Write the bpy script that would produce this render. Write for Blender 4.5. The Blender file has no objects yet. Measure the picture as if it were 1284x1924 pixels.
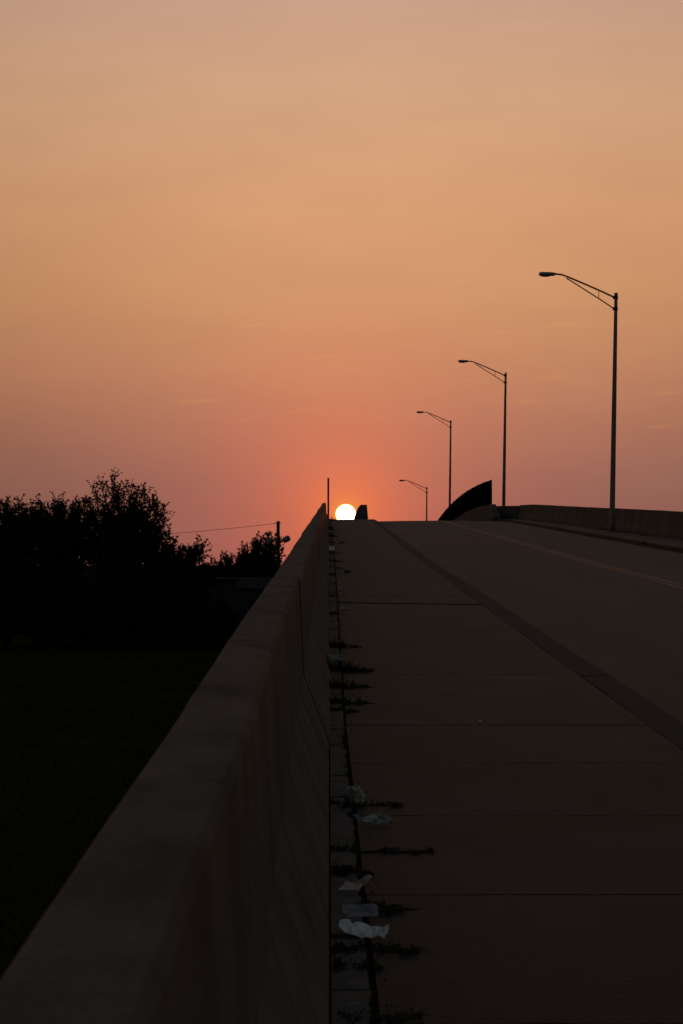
import bpy, bmesh, math, random
from mathutils import Vector, Matrix, Quaternion, noise as mnoise

scene = bpy.context.scene
COL = scene.collection
R = math.radians

# ------------------------------------------------------------------ camera
F_PX = 4100.0                       # focal length in photo pixels (1284 x 1924)
CAM_Z = 4.5                         # camera height above the field; 1.5 m above the pavement
cam_data = bpy.data.cameras.new("camera")
cam = bpy.data.objects.new("camera", cam_data)
COL.objects.link(cam)
cam_data.sensor_fit = 'VERTICAL'
cam_data.sensor_height = 36.0
cam_data.lens = F_PX / 1924.0 * 36.0
cam_data.clip_start = 0.1
cam_data.clip_end = 8000
cam.location = (0, 0, CAM_Z)
cam.rotation_euler = (R(90) + math.atan(93 / F_PX), 0, -math.atan(24 / F_PX))
cam_data.dof.use_dof = True
cam_data.dof.focus_distance = 25.0
cam_data.dof.aperture_fstop = 12.0
scene.camera = cam

scene.view_settings.view_transform = 'Standard'
scene.view_settings.look = 'None'
scene.view_settings.exposure = 0.0
scene.view_settings.gamma = 1.0

# ------------------------------------------------------------------ sky
SUN_EL = 1.24
SUN_AZ = 0.447                      # degrees right of the road's direction
def srgb(r, g, b):
    def f(c):
        c /= 255.0
        return c / 12.92 if c <= 0.04045 else ((c + 0.055) / 1.055) ** 2.4
    return (f(r), f(g), f(b), 1.0)

world = bpy.data.worlds.new("World")
scene.world = world
world.use_nodes = True
wt = world.node_tree
for n in list(wt.nodes):
    wt.nodes.remove(n)
def wnode(kind, **kw):
    n = wt.nodes.new(kind)
    for k, v in kw.items():
        setattr(n, k, v)
    return n
def wset(sock, v):
    if hasattr(v, 'is_output'):
        wt.links.new(v, sock)
    else:
        sock.default_value = v
def M(op, a, b=0.0, clamp=False):
    n = wnode('ShaderNodeMath', operation=op, use_clamp=clamp)
    wset(n.inputs[0], a)
    wset(n.inputs[1], b)
    return n.outputs[0]
def mrange(v, a, b, c, d, mode='SMOOTHSTEP'):
    n = wnode('ShaderNodeMapRange', interpolation_type=mode)
    n.clamp = True
    wset(n.inputs[0], v)
    for i, q in enumerate((a, b, c, d)):
        n.inputs[i + 1].default_value = q
    return n.outputs[0]
def vmul(col, fac):
    n = wnode('ShaderNodeVectorMath', operation='SCALE')
    wset(n.inputs[0], col)
    wset(n.inputs[3], fac)
    return n.outputs[0]
def vadd(a, b):
    n = wnode('ShaderNodeVectorMath', operation='ADD')
    wset(n.inputs[0], a)
    wset(n.inputs[1], b)
    return n.outputs[0]

tc = wnode('ShaderNodeTexCoord')
sep = wnode('ShaderNodeSeparateXYZ')
nrm = wnode('ShaderNodeVectorMath', operation='NORMALIZE')
wt.links.new(tc.outputs['Generated'], nrm.inputs[0])
wt.links.new(nrm.outputs[0], sep.inputs[0])
dx, dy, dz = sep.outputs
DEG = 180 / math.pi
elev = M('MULTIPLY', M('ARCSINE', dz), DEG)
azim = M('SUBTRACT', M('MULTIPLY', M('ARCTAN2', dx, dy), DEG), SUN_AZ)
sdir = Vector((math.sin(R(SUN_AZ)) * math.cos(R(SUN_EL)), math.cos(R(SUN_AZ)) * math.cos(R(SUN_EL)), math.sin(R(SUN_EL))))
# angle from the sun through the chord (precise for small angles)
sub = wnode('ShaderNodeVectorMath', operation='DISTANCE')
wt.links.new(nrm.outputs[0], sub.inputs[0])
sub.inputs[1].default_value = sdir
chord = sub.outputs['Value']
phi = M('MULTIPLY', M('ARCSINE', M('MULTIPLY', chord, 0.5), 0), 2 * DEG)

# vertical colour of the smoky dusk band
ramp = wnode('ShaderNodeValToRGB')
wt.links.new(M('DIVIDE', elev, 30.0, True), ramp.inputs[0])
stops = [(0.0, (144, 95, 86)), (1.2, (151, 101, 89)), (2.2, (160, 108, 92)), (3.5, (177, 119, 95)), (4.95, (195, 134, 100)),
         (6.9, (209, 150, 107)), (9.1, (215, 158, 116)), (11.9, (212, 164, 127)), (14.7, (202, 161, 137)),
         (19.0, (176, 146, 132)), (30.0, (100, 92, 95))]
el = ramp.color_ramp.elements
while len(el) < len(stops):
    el.new(0.5)
for e_, (d, c) in zip(el, stops):
    e_.position = d / 30.0
    e_.color = srgb(*c)
# the band darkens away from the sun, faster to the left
falloff_l = M('POWER', math.e, M('MULTIPLY', M('POWER', M('ABSOLUTE', M('MINIMUM', azim, 0.0)), 2.0), -1 / 9.4 ** 2))
falloff_r = M('POWER', math.e, M('MULTIPLY', M('POWER', M('MAXIMUM', azim, 0.0), 2.0), -1 / 17.7 ** 2))
lat = M('MULTIPLY', M('ADD', M('MULTIPLY', falloff_l, 0.42), 0.58), M('ADD', M('MULTIPLY', falloff_r, 0.55), 0.45))
# less sideways falloff higher up
lat = M('ADD', M('MULTIPLY', lat, mrange(elev, 0, 15, 1.0, 0.5)), mrange(elev, 0, 15, 0.0, 0.5))
# thin uneven smoke: stretched noise
mapv = wnode('ShaderNodeCombineXYZ')
wset(mapv.inputs[0], M('MULTIPLY', azim, 0.22))
wset(mapv.inputs[1], M('MULTIPLY', elev, 0.75))
nz = wnode('ShaderNodeTexNoise')
nz.inputs['Scale'].default_value = 1.0
nz.inputs['Detail'].default_value = 4.0
wt.links.new(mapv.outputs[0], nz.inputs['Vector'])
smoke = mrange(nz.outputs['Fac'], 0.25, 0.75, 0.965, 1.035, 'LINEAR')
mapw = wnode('ShaderNodeCombineXYZ')
wset(mapw.inputs[0], M('ADD', M('MULTIPLY', azim, 0.33), 3.7))
wset(mapw.inputs[1], M('ADD', M('MULTIPLY', elev, 3.2), M('MULTIPLY', azim, -0.2)))
nw = wnode('ShaderNodeTexNoise')
nw.inputs['Scale'].default_value = 1.0
nw.inputs['Detail'].default_value = 5.0
wt.links.new(mapw.outputs[0], nw.inputs['Vector'])
wisp = M('MULTIPLY', mrange(nw.outputs['Fac'], 0.6, 0.8, 0.0, 0.085), M('MULTIPLY', mrange(elev, 1.5, 3.0, 0, 1), mrange(elev, 5.5, 8.0, 1, 0)))
band = vmul(ramp.outputs['Color'], M('MULTIPLY', lat, smoke))
# the sun's aureole
gR = M('ADD', M('MULTIPLY', M('POWER', math.e, M('DIVIDE', phi, -1.9)), 0.64), wisp)
near = M('POWER', math.e, M('DIVIDE', phi, -0.22))
gG = M('ADD', M('ADD', M('MULTIPLY', M('POWER', math.e, M('DIVIDE', phi, -1.3)), 0.07), M('MULTIPLY', near, 0.20)), M('MULTIPLY', wisp, 0.45))
gB = M('MULTIPLY', M('POWER', math.e, M('DIVIDE', phi, -1.2)), -0.045)
glow = wnode('ShaderNodeCombineXYZ')
for i, g in enumerate((gR, gG, gB)):
    wset(glow.inputs[i], g)
band = vadd(band, glow.outputs[0])
# the solar disc itself
disc_col = wnode('ShaderNodeCombineXYZ')          # limb a little redder than the centre
for i, (lo, hi, v) in enumerate(((0.252, 0.282, 9.0), (0.242, 0.272, 6.0), (0.228, 0.264, 4.0))):
    wset(disc_col.inputs[i], M('MULTIPLY', mrange(phi, lo, hi, 1.0, 0.0), v))
band = vadd(band, disc_col.outputs[0])
# the rest of the dome: physical twilight sky
sky = wnode('ShaderNodeTexSky', sky_type='NISHITA')
sky.sun_disc = False
sky.sun_elevation = R(SUN_EL)
sky.sun_rotation = R(SUN_AZ)
sky.air_density = 1.0
sky.dust_density = 2.0
sky.ozone_density = 1.0
dome = vmul(sky.outputs['Color'], 0.12)
keep = M('MULTIPLY', mrange(elev, 18, 42, 1, 0), M('MULTIPLY', mrange(azim, 16, 50, 1, 0), mrange(azim, -140, -70, 0, 1)))
mix = wnode('ShaderNodeMix', data_type='RGBA')
wset(mix.inputs['Factor'], keep)
wset(mix.inputs['A'], dome)
wset(mix.inputs['B'], band)
bg = wnode('ShaderNodeBackground')
wt.links.new(mix.outputs['Result'], bg.inputs['Color'])
bg.inputs['Strength'].default_value = 1.0
wo = wnode('ShaderNodeOutputWorld')
wt.links.new(bg.outputs[0], wo.inputs['Surface'])
world.cycles.sampling_method = 'MANUAL'
world.cycles.sample_map_resolution = 2048

sun_data = bpy.data.lights.new("sun", 'SUN')
sun_data.energy = 0.35
sun_data.angle = R(0.5)
sun_data.color = (1.0, 0.16, 0.04)
sun = bpy.data.objects.new("sun", sun_data)
COL.objects.link(sun)
sun.rotation_euler = (-sdir).to_track_quat('-Z', 'Y').to_euler()
sun.location = (0, -20, 30)

# ------------------------------------------------------------------ materials
def mat(name, base, rough=0.8, spec=0.4, noise_scale=3.0, var=0.25, bump=0.15, bump_scale=60.0, stretch=(1, 1, 1), stain=None, metallic=0.0):
    """procedural surface: two scales of mottling, fine grain bump, optional stains with a colour of their own"""
    m = bpy.data.materials.new(name)
    m.use_nodes = True
    t = m.node_tree
    b = t.nodes['Principled BSDF']
    b.inputs['Roughness'].default_value = rough
    b.inputs['Specular IOR Level'].default_value = spec
    b.inputs['Metallic'].default_value = metallic
    co = t.nodes.new('ShaderNodeTexCoord')
    mp = t.nodes.new('ShaderNodeMapping')
    mp.inputs['Scale'].default_value = stretch
    t.links.new(co.outputs['Object'], mp.inputs['Vector'])
    n1 = t.nodes.new('ShaderNodeTexNoise')
    n1.inputs['Scale'].default_value = noise_scale
    n1.inputs['Detail'].default_value = 8.0
    n1.inputs['Roughness'].default_value = 0.65
    t.links.new(mp.outputs[0], n1.inputs['Vector'])
    n2 = t.nodes.new('ShaderNodeTexNoise')
    n2.inputs['Scale'].default_value = bump_scale
    n2.inputs['Detail'].default_value = 4.0
    t.links.new(co.outputs['Object'], n2.inputs['Vector'])
    cr = t.nodes.new('ShaderNodeValToRGB')
    lo = tuple(c * (1 - var) for c in base) + (1,)
    hi = tuple(min(1, c * (1 + var)) for c in base) + (1,)
    cr.color_ramp.elements[0].position = 0.3
    cr.color_ramp.elements[0].color = lo
    cr.color_ramp.elements[1].position = 0.7
    cr.color_ramp.elements[1].color = hi
    t.links.new(n1.outputs['Fac'], cr.inputs[0])
    col = cr.outputs['Color']
    mx = t.nodes.new('ShaderNodeMix')
    mx.data_type = 'RGBA'
    mx.blend_type = 'MULTIPLY'
    mx.inputs['Factor'].default_value = 0.5
    t.links.new(col, mx.inputs['A'])
    g = t.nodes.new('ShaderNodeMapRange')
    t.links.new(n2.outputs['Fac'], g.inputs[0])
    g.inputs[1].default_value = 0.3
    g.inputs[2].default_value = 0.7
    g.inputs[3].default_value = 0.55
    g.inputs[4].default_value = 1.35
    t.links.new(g.outputs[0], mx.inputs['B'])
    col = mx.outputs['Result']
    if stain:
        sc_, st_, scol, lo_, hi_ = stain
        mp2 = t.nodes.new('ShaderNodeMapping')
        mp2.inputs['Scale'].default_value = st_
        t.links.new(co.outputs['Object'], mp2.inputs['Vector'])
        n3 = t.nodes.new('ShaderNodeTexNoise')
        n3.inputs['Scale'].default_value = sc_
        n3.inputs['Detail'].default_value = 6.0
        t.links.new(mp2.outputs[0], n3.inputs['Vector'])
        sr = t.nodes.new('ShaderNodeMapRange')
        t.links.new(n3.outputs['Fac'], sr.inputs[0])
        sr.inputs[1].default_value = lo_
        sr.inputs[2].default_value = hi_
        mx2 = t.nodes.new('ShaderNodeMix')
        mx2.data_type = 'RGBA'
        t.links.new(sr.outputs[0], mx2.inputs['Factor'])
        t.links.new(col, mx2.inputs['A'])
        mx2.inputs['B'].default_value = tuple(scol) + (1,)
        col = mx2.outputs['Result']
    t.links.new(col, b.inputs['Base Color'])
    if bump:
        bp = t.nodes.new('ShaderNodeBump')
        bp.inputs['Strength'].default_value = bump
        bp.inputs['Distance'].default_value = 0.01
        t.links.new(n2.outputs['Fac'], bp.inputs['Height'])
        t.links.new(bp.outputs[0], b.inputs['Normal'])
    return m

MAT = {
    'sidewalk': mat('sidewalk_concrete', (0.036, 0.0285, 0.0275), 0.75, 0.14, 1.6, 0.34, 0.6, 55, stain=(1.3, (1, 0.4, 1), (0.020, 0.018, 0.016), 0.50, 0.72)),
    'road': mat('worn_road_concrete', (0.054, 0.043, 0.042), 0.75, 0.14, 0.9, 0.34, 0.6, 40, (1, 0.15, 1), stain=(0.9, (1.2, 0.06, 1), (0.028, 0.025, 0.023), 0.50, 0.72)),
    'kerb': mat('kerb_stone', (0.042, 0.038, 0.035), 0.85, 0.08, 2.5, 0.25, 0.4, 40),
    'wall_top': mat('parapet_concrete', (0.130, 0.112, 0.102), 0.9, 0.05, 2.2, 0.22, 0.6, 75, (1, 0.8, 1), stain=(2.6, (2.2, 1.1, 0.14), (0.068, 0.060, 0.056), 0.48, 0.74)),
    'wall_right': mat('weathered_concrete', (0.085, 0.079, 0.074), 0.9, 0.05, 0.8, 0.2, 0.2, 40, stain=(1.5, (1, 0.6, 0.15), (0.055, 0.052, 0.05), 0.5, 0.75)),
    'strip': mat('crumbled_concrete', (0.13, 0.118, 0.107), 0.9, 0.08, 9, 0.3, 0.6, 70),
    'dirt': mat('soil', (0.020, 0.017, 0.013), 0.95, 0.02, 6, 0.4, 0.6, 50),
    'field': mat('mown_field', (0.027, 0.027, 0.011), 1.0, 0.0, 0.25, 0.35, 0.8, 14),
    'bank': mat('earth_fill', (0.06, 0.055, 0.045), 0.95, 0.05, 0.6, 0.3, 0.4, 10),
    'galv': mat('weathered_galvanised_steel', (0.17, 0.15, 0.145), 0.7, 0.15, 8, 0.12, 0, 60),
    'darksteel': mat('dark_painted_steel', (0.03, 0.028, 0.028), 0.7, 0.2, 5, 0.3, 0, 60),
    'fence': mat('black_coated_screen', (0.004, 0.004, 0.005), 1.0, 0.0, 3, 0.3, 0, 30),
    'lens': mat('lamp_refractor', (0.09, 0.09, 0.09), 0.35, 0.3, 5, 0.1, 0, 30),
    'lamp_grey': mat('grey_lamp_housing', (0.20, 0.21, 0.23), 0.6, 0.2, 5, 0.15, 0, 40),
    'wood': mat('tarred_timber', (0.03, 0.022, 0.018), 0.95, 0.05, 4, 0.35, 0.4, 25, (1, 1, 0.1)),
    'wire': mat('black_cable', (0.02, 0.02, 0.02), 0.8, 0.1, 4, 0.1, 0, 25),
    'bark': mat('bark', (0.030, 0.023, 0.017), 1.0, 0.0, 6, 0.4, 0.6, 18),
    'leaf': mat('dark_leaf', (0.022, 0.026, 0.012), 0.9, 0.0, 0.9, 0.4, 0, 10),
    'weed': mat('dry_weed', (0.040, 0.040, 0.022), 0.9, 0.02, 12, 0.5, 0, 10),
    'shed_wall': mat('pale_metal_siding', (0.065, 0.068, 0.085), 0.8, 0.08, 1.2, 0.15, 0.05, 30, stain=(1.2, (1, 1, 0.2), (0.05, 0.05, 0.06), 0.5, 0.8)),
    'shed_roof': mat('grey_sheet_roof', (0.05, 0.05, 0.05), 0.9, 0.03, 1.5, 0.2, 0.05, 30),
    'shed_band': mat('pale_fascia', (0.10, 0.104, 0.13), 0.8, 0.08, 1.5, 0.15, 0.05, 30),
    'dark': mat('painted_interior_shade', (0.012, 0.012, 0.014), 0.9, 0.1, 3, 0.2, 0, 30),  # shade inside the shed, put into a near-black base colour
    'paper': mat('white_paper', (0.86, 0.82, 0.82), 0.8, 0.2, 14, 0.06, 0.05, 40),
    'paper_grey': mat('wet_grey_card', (0.34, 0.32, 0.33), 0.85, 0.2, 14, 0.2, 0.1, 40, stain=(16, (1, 1, 1), (0.18, 0.18, 0.2), 0.5, 0.7)),
    'paper_pink': mat('faded_pink_paper', (0.66, 0.50, 0.45), 0.8, 0.2, 14, 0.12, 0.05, 40, stain=(20, (1, 1, 1), (0.40, 0.20, 0.18), 0.55, 0.65)),
    'paper_blue': mat('printed_blue_foil', (0.13, 0.17, 0.24), 0.4, 0.5, 20, 0.3, 0.05, 40, stain=(26, (1, 1, 1), (0.5, 0.5, 0.5), 0.55, 0.62)),
    'wrapper': mat('silvery_wrapper', (0.46, 0.42, 0.38), 0.45, 0.5, 22, 0.5, 0.05, 40, stain=(24, (1, 1, 1), (0.07, 0.06, 0.06), 0.48, 0.62)),
    'plastic': mat('cloudy_plastic_film', (0.36, 0.35, 0.32), 0.35, 0.5, 18, 0.45, 0.1, 40),
    'leafdry': mat('dead_leaf', (0.05, 0.036, 0.025), 0.95, 0.02, 20, 0.3, 0, 10),
}
# worn yellow paint: paint where noise keeps it, road concrete where it has gone
def yellow():
    m = mat('worn_yellow_paint', (0.24, 0.11, 0.02), 0.7, 0.3, 2.0, 0.18, 0.2, 40, (2, 0.5, 1), stain=(9, (1.5, 0.5, 1), (0.08, 0.065, 0.05), 0.5, 0.72))
    return m
MAT['yellow'] = yellow()

# ------------------------------------------------------------------ mesh helpers
class MB:
    def __init__(self):
        self.v = []
        self.f = []
    def add(self, verts, faces):
        o = len(self.v)
        self.v.extend([tuple(p) for p in verts])
        self.f.extend([tuple(i + o for i in f) for f in faces])
    def box(self, x0, x1, y0, y1, z0, z1):
        self.add([(x0, y0, z0), (x1, y0, z0), (x1, y1, z0), (x0, y1, z0), (x0, y0, z1), (x1, y0, z1), (x1, y1, z1), (x0, y1, z1)],
                 [(3, 2, 1, 0), (4, 5, 6, 7), (0, 1, 5, 4), (1, 2, 6, 5), (2, 3, 7, 6), (3, 0, 4, 7)])
    def sweep(self, rings, closed=True, caps=True):
        n = len(rings[0])
        vs = [p for r in rings for p in r]
        fs = []
        for i in range(len(rings) - 1):
            for j in range(n if closed else n - 1):
                k = (j + 1) % n
                fs.append((i * n + j, i * n + k, (i + 1) * n + k, (i + 1) * n + j))
        if caps and closed:
            fs.append(tuple(reversed(range(n))))
            fs.append(tuple((len(rings) - 1) * n + j for j in range(n)))
        self.add(vs, fs)
    def tube(self, pts, radii, n=8, sx=1.0):
        pts = [Vector(p) for p in pts]
        rings = []
        up = None
        for i, p in enumerate(pts):
            t = (pts[min(i + 1, len(pts) - 1)] - pts[max(i - 1, 0)]).normalized()
            if up is None:
                up = Vector((1, 0, 0)) if abs(t.x) < 0.8 else Vector((0, 0, 1))
            a = (up - t * up.dot(t)).normalized()
            up = a
            b = t.cross(a)
            r = radii[i] if hasattr(radii, '__len__') else radii
            rings.append([p + (a * math.cos(2 * math.pi * k / n) + b * math.sin(2 * math.pi * k / n)) * r for k in range(n)])
        self.sweep(rings)
    def build(self, name, m, parent=None, smooth=False, bevel=0.0):
        me = bpy.data.meshes.new(name)
        me.from_pydata(self.v, [], self.f)
        me.materials.append(m)
        if smooth:
            me.polygons.foreach_set('use_smooth', [True] * len(me.polygons))
        me.update()
        bm = bmesh.new()
        bm.from_mesh(me)
        if len(bm.faces) < 60000:
            bmesh.ops.recalc_face_normals(bm, faces=bm.faces)
        if bevel:
            es = [e for e in bm.edges if len(e.link_faces) == 2 and e.calc_face_angle(0) > 0.6]
            bmesh.ops.bevel(bm, geom=es, offset=bevel, segments=2, affect='EDGES', profile=0.6)
        bm.to_mesh(me)
        bm.free()
        o = bpy.data.objects.new(name, me)
        COL.objects.link(o)
        if parent is not None:
            o.parent = parent
        return o

def tag(o, label=None, cat=None, group=None, kind=None):
    if label: o['label'] = label
    if cat: o['category'] = cat
    if group: o['group'] = group
    if kind: o['kind'] = kind
    return o
def empty(name, loc=(0, 0, 0), rz=0.0):
    o = bpy.data.objects.new(name, None)
    o.empty_display_size = 0.3
    COL.objects.link(o)
    o.location = loc
    o.rotation_euler = (0, 0, rz)
    return o
def copy_tree(o, parent=None):
    c = o.copy()
    COL.objects.link(c)
    c.parent = parent
    for ch in list(o.children):
        copy_tree(ch, c)
    return c

# ------------------------------------------------------------------ the ramp's geometry
GRADE, CREST, CURVE = 0.0308, 125.0, 0.0005
def zs(y):                           # pavement level along the ramp
    return 3.0 + GRADE * y - CURVE * max(0.0, y - CREST) ** 2
def ease(y, a=40.0, b=140.0):
    t = min(1, max(0, (y - a) / (b - a)))
    return t * t * (3 - 2 * t)
ROAD_DROP = 0.13
def kerb_l(y): return 2.08 + 0.45 * ease(y)
def mid_x(y): return 6.05 + 0.75 * ease(y)
def kerb_r(y): return 9.72 + 0.93 * ease(y)
Y0, Y1 = -95.0, 276.0
def stations(a, b, step=4.0):
    n = max(1, int(math.ceil((b - a) / step)))
    return [a + (b - a) * i / n for i in range(n + 1)]
def depth(py, h=1.5): return h * F_PX / (py - 929.0)      # distance of a pavement point seen at photo row py
def xat(px, y): return (px - 618.0) / F_PX * y            # sideways position of a photo column at that distance

rnd = random.Random(7)

# ground
g = MB()
g.add([(-1500, -400, 0), (1500, -400, 0), (1500, 2500, 0), (-1500, 2500, 0)], [(0, 1, 2, 3)])
tag(g.build('ground', MAT['field']), kind='structure')
# earth fill under the ramp, with its retaining faces
e = MB()
e.sweep([[(-0.33, y, -0.2), (12.22, y, -0.2), (12.22, y, zs(y) - 0.22), (-0.33, y, zs(y) - 0.22)] for y in stations(Y0, Y1)])
tag(e.build('embankment', MAT['bank']), kind='structure')
# dirt bed under the pavement, seen in the joints
d = MB()
d.sweep([[(-0.02, y, zs(y) - 0.2), (kerb_l(y) + 0.02, y, zs(y) - 0.2), (kerb_l(y) + 0.02, y, zs(y) - 0.014), (-0.02, y, zs(y) - 0.014)] for y in stations(Y0, Y1, 2.0)])
tag(d.build('dirt', MAT['dirt']), kind='structure')

# road
r_ = MB()
cols = [0.0, 0.25, 0.5, 0.75, 1.0]
rows = stations(Y0, Y1, 2.0)
vs, fs = [], []
for y in rows:
    a, b = kerb_l(y) + 0.25, kerb_r(y)
    for c in cols:
        vs.append((a + (b - a) * c, y, zs(y) - ROAD_DROP + 0.05 * math.sin(math.pi * c)))
for i in range(len(rows) - 1):
    for j in range(4):
        fs.append((i * 5 + j, i * 5 + j + 1, (i + 1) * 5 + j + 1, (i + 1) * 5 + j))
r_.add(vs, fs)
road = tag(r_.build('road', MAT['road'], smooth=True), kind='structure')
def road_z(x, y):
    a, b = kerb_l(y) + 0.25, kerb_r(y)
    c = min(0.9999, max(0, (x - a) / (b - a))) * 4
    j = int(c)
    h0, h1 = math.sin(math.pi * j / 4), math.sin(math.pi * (j + 1) / 4)
    return zs(y) - ROAD_DROP + 0.05 * (h0 + (h1 - h0) * (c - j))
for off in (-0.15, 0.05):
    l_ = MB()
    vs = []
    for y in rows:
        x0 = mid_x(y) + off
        vs += [(x0, y, road_z(x0, y) + 0.005), (x0 + 0.10, y, road_z(x0 + 0.10, y) + 0.005)]
    l_.add(vs, [(2 * i, 2 * i + 1, 2 * i + 3, 2 * i + 2) for i in range(len(rows) - 1)])
    l_.build('centre_line', MAT['yellow'], road)

STRIP = [(-100, .13), (6, .130), (9, .120), (13, .098), (20, .102), (30, .115), (60, .12), (300, .12)]
def strip_x(y):                      # right edge of the crumbling strip at the wall's foot
    for (a, xa), (b, xb) in zip(STRIP[:-1], STRIP[1:]):
        if a <= y <= b:
            return xa + (xb - xa) * (y - a) / (b - a)
# left pavement: slabs 2 m long with open joints, two wide expansion joints
joints = []
y = 8.2 - 2.0 * 19
while y < 275:
    joints.append(y)
    y += 2.0
s_ = MB()
for i in range(len(joints) - 1):
    a, b = joints[i], joints[i + 1]
    ga = gb = 0.005
    ska = skb = 0.0
    if abs(a - 30.2) < 0.1: ga, ska = 0.16, -0.55
    if abs(b - 30.2) < 0.1: gb, skb = 0.10, -0.55
    if abs(a - 70.2) < 0.1: ga = 0.14
    if abs(b - 70.2) < 0.1: gb = 0.10
    dzz = rnd.uniform(-0.0015, 0.0015)
    x0 = strip_x(0.5 * (a + b)) + 0.017 + rnd.uniform(-0.003, 0.003)
    nx = 16
    xk = kerb_l(0.5 * (a + b)) - 0.006
    rings = []
    for k in range(nx + 1):
        t = k / nx
        chip = lambda: rnd.uniform(0, .005) + (rnd.uniform(.004, .014) if rnd.random() < .08 else 0)
        ya = a + ga + ska * t + chip() * (1 if ga < .05 else 3)
        yb = b - gb + skb * t - chip() * (1 if gb < .05 else 3)
        if k == 0:
            xa_, xb_ = strip_x(ya) + 0.017 + rnd.uniform(-.004, .004), strip_x(yb) + 0.017 + rnd.uniform(-.004, .004)
        else:
            xa_ = xb_ = x0 + (xk - x0) * t
        rings.append([(xa_, ya, zs(ya) - 0.1), (xb_, yb, zs(yb) - 0.1), (xb_, yb, zs(yb) + dzz), (xa_, ya, zs(ya) + dzz)])
    s_.sweep(rings)
s_.box(0.142, 2.074, Y0, joints[0] - 0.01, 0.0, 0.02)
tag(s_.build('sidewalk', MAT['sidewalk']), kind='structure')

# kerb stones between left pavement and road
def kerb_run(name, xf, width, y0, y1, top, seg=3.0, drop=0.26):
    k = MB()
    y = y0
    while y < y1:
        ye = min(y + seg, y1)
        j = rnd.uniform(-0.006, 0.006)
        h = rnd.uniform(-0.004, 0.004)
        rings = []
        for q in stations(y + 0.005, ye - 0.005, 1.5):
            x = xf(q) + j
            rings.append([(x, q, zs(q) - drop), (x + width, q, zs(q) - drop), (x + width, q, zs(q) + top + h), (x, q, zs(q) + top + h)])
        k.sweep(rings)
        y = ye
    return k
tag(kerb_run('kerb', kerb_l, 0.25, -60, Y1, 0.003).build('kerb', MAT['kerb'], bevel=0.012), kind='structure')
tag(kerb_run('kerb', kerb_r, 0.16, -60, Y1, 0.0).build('kerb', MAT['kerb'], bevel=0.012), kind='structure')
# fine cracks and patched spots in the left pavement and road: thin strips of grit lying just proud of the surface
ck = MB()
cr_ = random.Random(19)
def crack(x, y, ang, n, step, w, zf):
    vs = []
    for k in range(n):
        dx_, dy_ = math.cos(ang), math.sin(ang)
        ww = w * (1 - .8 * k / n) * cr_.uniform(.5, 1.3)
        vs += [(x - dy_ * ww, y + dx_ * ww, zf(x, y)), (x + dy_ * ww, y - dx_ * ww, zf(x, y))]
        ang += cr_.gauss(0, .35)
        x += math.cos(ang) * step
        y += math.sin(ang) * step
    ck.add(vs, [(2 * k, 2 * k + 1, 2 * k + 3, 2 * k + 2) for k in range(n - 1)])
for x, y, a, n in ((1.75, 9.0, 2.5, 22), (.5, 12.8, .7, 16), (1.3, 16.9, 1.9, 26), (.9, 23.2, .3, 30), (1.9, 27.0, 2.8, 24), (1.2, 34.0, 1.2, 40), (1.6, 45.0, 2.6, 40)):
    crack(x, y, a, n, .035 + y * .001, .003 + y * .0001, lambda p, q: zs(q) + .005)
for x, y, a, n in ((3.4, 18.5, 1.1, 60), (4.6, 27.0, 2.2, 70), (3.2, 36.0, .9, 60), (7.6, 52.0, 1.7, 80), (5.0, 60.0, 2.5, 70)):
    crack(x, y, a, n, .06 + y * .001, .006 + y * .0001, lambda p, q: road_z(p, q) + .006)
tag(ck.build('gravel', MAT['dirt']), kind='stuff')
# right pavement
p = MB()
y = -60.0
while y < 274:
    ye = y + 2.0
    p.sweep([[(kerb_r(q) + 0.165, q, zs(q) - 0.12), (12.0, q, zs(q) - 0.12), (12.0, q, zs(q) - 0.004), (kerb_r(q) + 0.165, q, zs(q) - 0.004)] for q in (y + 0.01, ye - 0.01)])
    y = ye
tag(p.build('sidewalk', MAT['sidewalk'], bevel=0.004), kind='structure')

# crumbling concrete strip at the foot of the left wall
st = MB()
y = 3.0
while y < 139:
    L = rnd.uniform(0.35, 1.4)
    x1 = strip_x(y + L / 2) + rnd.uniform(-0.008, 0.005)
    h = rnd.uniform(0.002, 0.018)
    ys = stations(y + 0.012, y + L - rnd.uniform(0.012, 0.05), 0.13)
    rings = []
    for q in ys:
        xe = x1 + rnd.uniform(-0.012, 0.006) - (rnd.uniform(.01, .04) if rnd.random() < .12 else 0)
        rings.append([(0.008, q, zs(q) - 0.08), (xe, q, zs(q) - 0.08), (xe, q, zs(q) + h + rnd.uniform(-.003, .003)), (0.06, q, zs(q) + h + rnd.uniform(-.003, .004)), (0.008, q, zs(q) + h)])
    if rnd.random() > 0.06:
        st.sweep(rings)
    y += L
tag(st.build('kerb_strip', MAT['strip']), kind='structure')

# ------------------------------------------------------------------ concrete walls
def wall_run(profile, y0, y1, seg, x0, seed, first=None):
    """barrier swept along the ramp; panels with open joints and small steps between them"""
    w = MB()
    rr = random.Random(seed)
    y = y0 if first is None else first
    edges = [y0]
    while y < y1 - 1:
        if y > y0 + 0.5:
            edges.append(y)
        y += seg
    edges.append(y1)
    for a, b in zip(edges[:-1], edges[1:]):
        jx, jz = rr.uniform(-0.007, 0.007), rr.uniform(-0.007, 0.007)
        rings = []
        for q in stations(a + 0.003, b - 0.003, 0.25 if b < 40 else 2.0):
            wob = 0.004 * math.sin(q * .9 + seed) + 0.001 * math.sin(q * 3.1)
            rings.append([(x0 + px + jx + wob * (1 if pz > 0.5 else 0), q, zs(q) + pz + (jz + 0.6 * wob if pz > 0.5 else 0) - (abs(rr.gauss(0, .0014)) if pz > .9 and b < 40 else 0)) for px, pz in profile])
        w.sweep(rings)
    return w
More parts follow.
